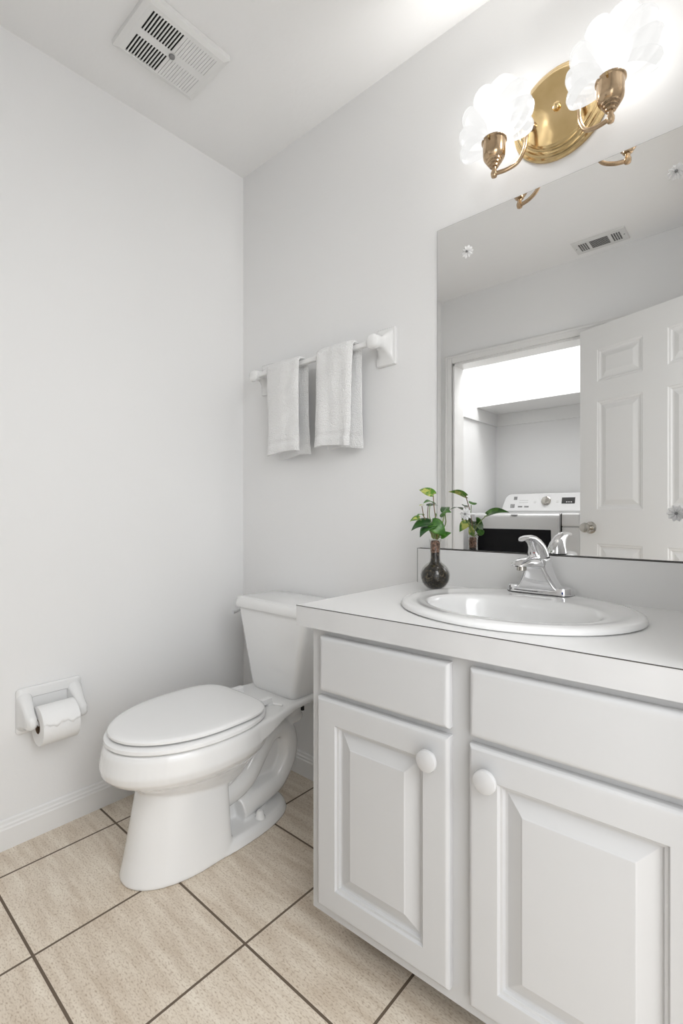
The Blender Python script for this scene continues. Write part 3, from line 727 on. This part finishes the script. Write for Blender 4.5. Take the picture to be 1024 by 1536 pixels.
# ================================================================ plant in a flask
def plant():
    O = Vector((1.014, -.120, .7845))
    t = thing('potted_plant', 'green pothos cuttings rooted in a round glass flask on the vanity', 'plant', O)
    R0, ZC = .0405, .0392
    sph = lambda r, a: (r*math.cos(a), ZC+r*math.sin(a))
    arc = [sph(R0, math.radians(d)) for d in (-68, -55, -40, -25, -10, 5, 20, 34, 46, 56, 63)]
    prof = [(.004, .0012)]+arc+[(.0163, .0785), (.0148, .083), (.0143, .090), (.0143, .118), (.0150, .132), (.0166, .139), (.0170, .141)]
    inner = [(.0158, .141), (.0136, .130), (.0128, .116), (.0128, .088), (.0146, .079)]+[sph(R0-.0018, math.radians(d)) for d in (60, 46, 34, 20, 5, -10, -25, -40, -55, -72)]+[(.002, .0032)]
    MB().lathe(prof+inner, (0, 0, 0), 'z', 48, True, True).obj('flask', 'glass', t, True)
    so = MB().lathe([(.002, .0036)]+[sph(R0-.0021, math.radians(d)) for d in (-74, -60, -45, -30, -15, 0, 12)]+[(.0345, .052), (.028, .060), (.019, .068), (.0135, .077), (.0115, .088), (.0115, .108), (.001, .109)], (0, 0, 0), 'z', 40)
    so.obj('soil', 'soil', t, True)
    MB().lathe([(.0124, .104), (.0124, .116), (.0132, .130), (.010, .1365), (.001, .1375)], (0, 0, 0), 'z', 28).obj('root_plug', 'roots', t, True)
    for k in range(9):      # pale roots trailing in the bulb above the soil
        a = k*2.4; r = .012+.010*random.random()
        MB().tube(smoothpath([(.008*math.cos(a), .008*math.sin(a), .10), (.011*math.cos(a), .011*math.sin(a), .08), (r*math.cos(a+.4), r*math.sin(a+.4), .064), ((r+.008)*math.cos(a+.8), (r+.008)*math.sin(a+.8), .050)], 3), .0009, 6).obj('root', 'stem', t, True)
    Rv = Vector((.7513, .66, 0)); Fv = Vector((-.66, .7513, 0))
    def D(zx, zy, d=0.):   # offsets from the lip, metres: across, up, away
        return Rv*((zx-300)/3056)+Fv*d+Vector((0, 0, .141+(600-zy)/3056))
    def leaf(base, tip, width, m, nrm=(0, 0, 1), droop=.18, fold=.22):
        b, e = Vector(base), Vector(tip); ax = e-b; L = ax.length; ax.normalize()
        n = Vector(nrm); side = ax.cross(n).normalized(); n = side.cross(ax).normalized()
        V, F = [], []; NU, NV = 12, 6
        for i in range(NU+1):
            u = i/NU
            hw = width*.5*(math.sin(PI*min(1, u*.96+.04)**.62))**.9*(1-.25*u) if u < 1 else 0
            back = -.10*L if i == 0 else 0
            for j in range(-NV//2, NV//2+1):
                v = j/(NV/2)
                lobe = -.13*L*abs(v)*(1-u)**3 if u < .5 else 0
                c = b+ax*(u*L+lobe)+side*(hw*v)+n*(math.sin(PI*u)*droop*L*.5+fold*abs(v)*hw - (v*v)*hw*.12)
                V.append(c)
        w_ = NV+1
        for i in range(NU):
            for j in range(NV):
                q = i*w_+j; F.append((q, q+1, q+w_+1, q+w_))
        o = link('leaf', V, F, m, t, True); sd = o.modifiers.new('s', 'SOLIDIFY'); sd.thickness = .0006
        return o
    def stem(pts, r=.0013, m='stem'):
        MB().tube(smoothpath(pts, 5), r, 8).obj('stem', m, t, True)
    def W(dx, dy, zy): return Vector((dx, dy, .141+(600-zy)/3056))
    # tall variegated leaf
    b1, e1 = W(-.016, .016, 222), W(-.0700, .0275, 176)
    stem([D(312, 600), D(320, 520, .004), D(300, 360, .01), b1], .0014, 'stem_brown'); leaf(b1, e1, .030, 'leaf_var', (.35, -.75, .6), .25)
    # second tier
    b2, e2 = D(285, 300, .0), D(192, 300, -.012)
    stem([D(300, 600), D(275, 480, 0), D(250, 400, 0), D(258, 305, 0)], .0012); leaf(b2, e2, .028, 'leaf', (0, -.5, .85), .45)
    b3, e3 = D(252, 318, .02), D(345, 315, .035); leaf(b3, e3, .022, 'leaf_dark', (.2, -.2, .9), .2)
    stem([D(295, 600, .004), D(245, 430, .012), D(252, 318, .02)], .0012, 'stem_brown')
    b4, e4 = D(205, 312, .01), D(165, 318, .0); leaf(b4, e4, .012, 'leaf_var', (0, -.4, .9))
    stem([D(285, 600), D(250, 500), D(208, 415, .004), D(190, 320, .005)], .0012, 'stem_brown')
    # left cluster
    leaf(D(165, 425, .0), D(88, 455, .01), .026, 'leaf_var', (0, -.6, .8), .3)
    leaf(D(200, 398, .01), D(140, 408, -.01), .016, 'leaf', (0, -.6, .8), .3)
    stem([D(285, 600), D(240, 510), D(165, 425, 0)], .0012)
    stem([D(290, 600), D(255, 500), D(200, 398, .01)], .0012)
    leaf(D(256, 462, -.006), D(95, 532, -.002), .050, 'leaf_dark', (-.2, -.8, .7), .40, .15)
    leaf(D(275, 492, -.012), D(153, 582, -.035), .046, 'leaf_dark', (-.2, -.9, .35), .35, .15)
    stem([D(290, 600), D(275, 540, -.004), D(256, 462, -.006)], .0013)
    # bright centre leaves
    leaf(D(262, 462, -.016), D(378, 572, -.022), .046, 'leaf', (.5, -1, .5), .25, .15)
    leaf(D(345, 578, -.012), D(424, 545, -.02), .022, 'leaf', (.2, -.9, .5), .25)
    leaf(D(300, 590, .006), D(350, 490, .016), .028, 'leaf_var', (.3, -1, .2), .2)
    stem([D(305, 600), D(290, 540, -.008), D(262, 462, -.016)], .0013)
    stem([D(315, 605), D(330, 590, -.006), D(345, 578, -.012)], .0013)
    # right: the leaf pointing to the room and the one touching the mirror
    b9 = W(.048, -.020, 392); e9 = W(.100, -.064, 372)
    b9 = W(.040, -.016, 398); e9 = W(.088, -.070, 376)
    leaf(b9, e9, .032, 'leaf', (-.1, -.8, .6), .35)
    stem([D(320, 600), D(350, 545), D(382, 470, -.01), b9], .0014)
    b10, e10 = W(.0007, .049, 375), W(-.022, .108, 352)
    leaf(b10, e10, .028, 'leaf_dark', (.1, -.2, .95), .35)
    stem([D(318, 600), D(345, 540, .01), D(385, 450, .03), b10], .0014)
    # rear leaves facing the mirror
    leaf(D(330, 470, .025), D(350, 560, .05), .030, 'leaf_var', (.4, .8, .4), .2)
    leaf(D(300, 430, .02), D(322, 380, .03), .02, 'leaf', (.3, .8, .4), .2)
    stem([D(305, 600), D(315, 520, .014), D(330, 470, .025)], .0012)
    stem([D(300, 600), D(302, 500, .012), D(300, 430, .02)], .0012)
plant()

# ================================================================ laundry: shelf and dryer
sh = thing('laundry_shelf', 'white shelf board resting on wall cleats above the dryer', 'shelf', (.8, -2.5, 1.72))
MB().box(-.849, .889, -.199, .2, .100, .118).obj('shelf_board', 'trim', sh)
MB().box(-.849, -.830, -.199, .52, .0, .0995).obj('cleat', 'trim', sh)
MB().box(-.830, .889, -.199, -.18, .0, .0995).obj('cleat', 'trim', sh)

def dryer():
    x0, x1, yf = .045, .80, -2.02
    t = thing('clothes_dryer', 'white front-loading clothes dryer with silver door inside the laundry closet', 'dryer', ((x0+x1)/2, -2.35, 0))
    ox, oy = (x0+x1)/2, -2.35
    B = lambda a, b_, c, d, e, f: MB().box(a-ox, b_-ox, c-oy, d-oy, e, f)
    bevel(B(x0, x1, -2.69, yf-.02, .02, .985).obj('body', 'appliance', t), .012, 3)
    bevel(B(x0, x1, yf-.021, yf-.008, .02, .902).obj('front_panel', 'appliance', t), .004)
    bevel(B(x0, x1, -2.4, yf-.004, .906, .992).obj('top_panel', 'appliance', t), .012, 3)
    # door with a rounded brow
    px = lambda x: x-ox
    prof = [(0, .28), (.022, .28), (.026, .90), (.022, .958), (.012, .982), (-.01, .994), (-.03, .995), (-.03, .28)]
    dr = MB().loft([[(px(xx), yf-oy+a, z) for a, z in prof] for xx in (.09, .684)]).obj('door', 'silver', t)
    bevel(dr, .010, 3, 30)
    wn = B(.122, .634, yf+.02, yf+.0285, .44, .884); w_ = wn.obj('door_window', 'black_glass', dr); bevel(w_, .006, 3)
    B(.686, .692, yf-.02, yf-.003, .28, .99).obj('door_gap_shade', 'gap', t)  # dark strip painted as the shade in the gap beside the door
    bd = B(.366, .408, yf-.002, yf+.0262, .972, .9785).obj('badge', 'grey_mark', dr)
    bd.location = (0, -.004, .004)
    # console, leaning back, rounded top corners
    cz0, cz1 = 1.006, 1.145
    pts = []
    for cx, cz, r, a0, a1 in ((x1-.05, cz1-.045, .045, 0, 90), (x0+.09, cz1-.055, .055, 90, 165)):
        for i in range(9):
            a = math.radians(a0+(a1-a0)*i/8); pts.append((cx+r*math.cos(a), cz+r*math.sin(a)))
    pts = [(x1-.004, cz0)]+pts+[(x0+.012, cz0)]
    lean = lambda z: (z-cz0)*.32
    f_ = [(x-ox, -2.545-oy-lean(z), z) for x, z in pts]; bk = [(x-ox, -2.68-oy, z) for x, z in pts]
    cn = MB().loft([f_, bk]).obj('console', 'appliance', t); bevel(cn, .006, 3)
    B(x0+.01, x1-.004, -2.56, -2.540, .988, 1.006).obj('console_base', 'silver', t)
    def onc(x, z, w2, h2, m, name, dep=.0015):
        y = -2.545-lean(z); o = MB().box(-w2, w2, -.002, dep, -h2, h2).obj(name, m, cn)
        o.location = (x-ox, y-oy, z); o.rotation_euler = (math.atan(.32), 0, 0); return o
    onc(.570, 1.086, .047, .024, 'display', 'display'); 
    for k in range(3): onc(.560+.016*k, 1.075, .0045, .0035, 'appliance', 'display_digit', .0022)
    onc(.168, 1.110, .013, .013, 'grey_mark', 'button'); onc(.150, 1.048, .017, .015, 'grey_mark', 'button')
    for k in range(3): onc(.140+.010*k, 1.048, .0008, .013, 'appliance', 'button_divider', .0022)
    onc(.212, 1.042, .017, .006, 'grey_mark', 'button'); onc(.262, 1.042, .017, .006, 'grey_mark', 'button')
    onc(.323, 1.078, .008, .008, 'vent', 'button'); onc(.491, 1.080, .008, .008, 'vent', 'button')
    for zz in (1.075, 1.092): onc(.235, zz, .035, .0012, 'vent', 'printed_line')
    k = MB().lathe([(.036, 0), (.036, .004), (.030, .006), (.028, .022), (.024, .026), (.004, .027)], (0, 0, 0), 'y', 32).obj('control_knob', 'nickel', cn, True)
    k.location = (.408-ox, -2.545-lean(1.085)-oy, 1.085); k.rotation_euler = (math.atan(.32), 0, 0)
dryer()
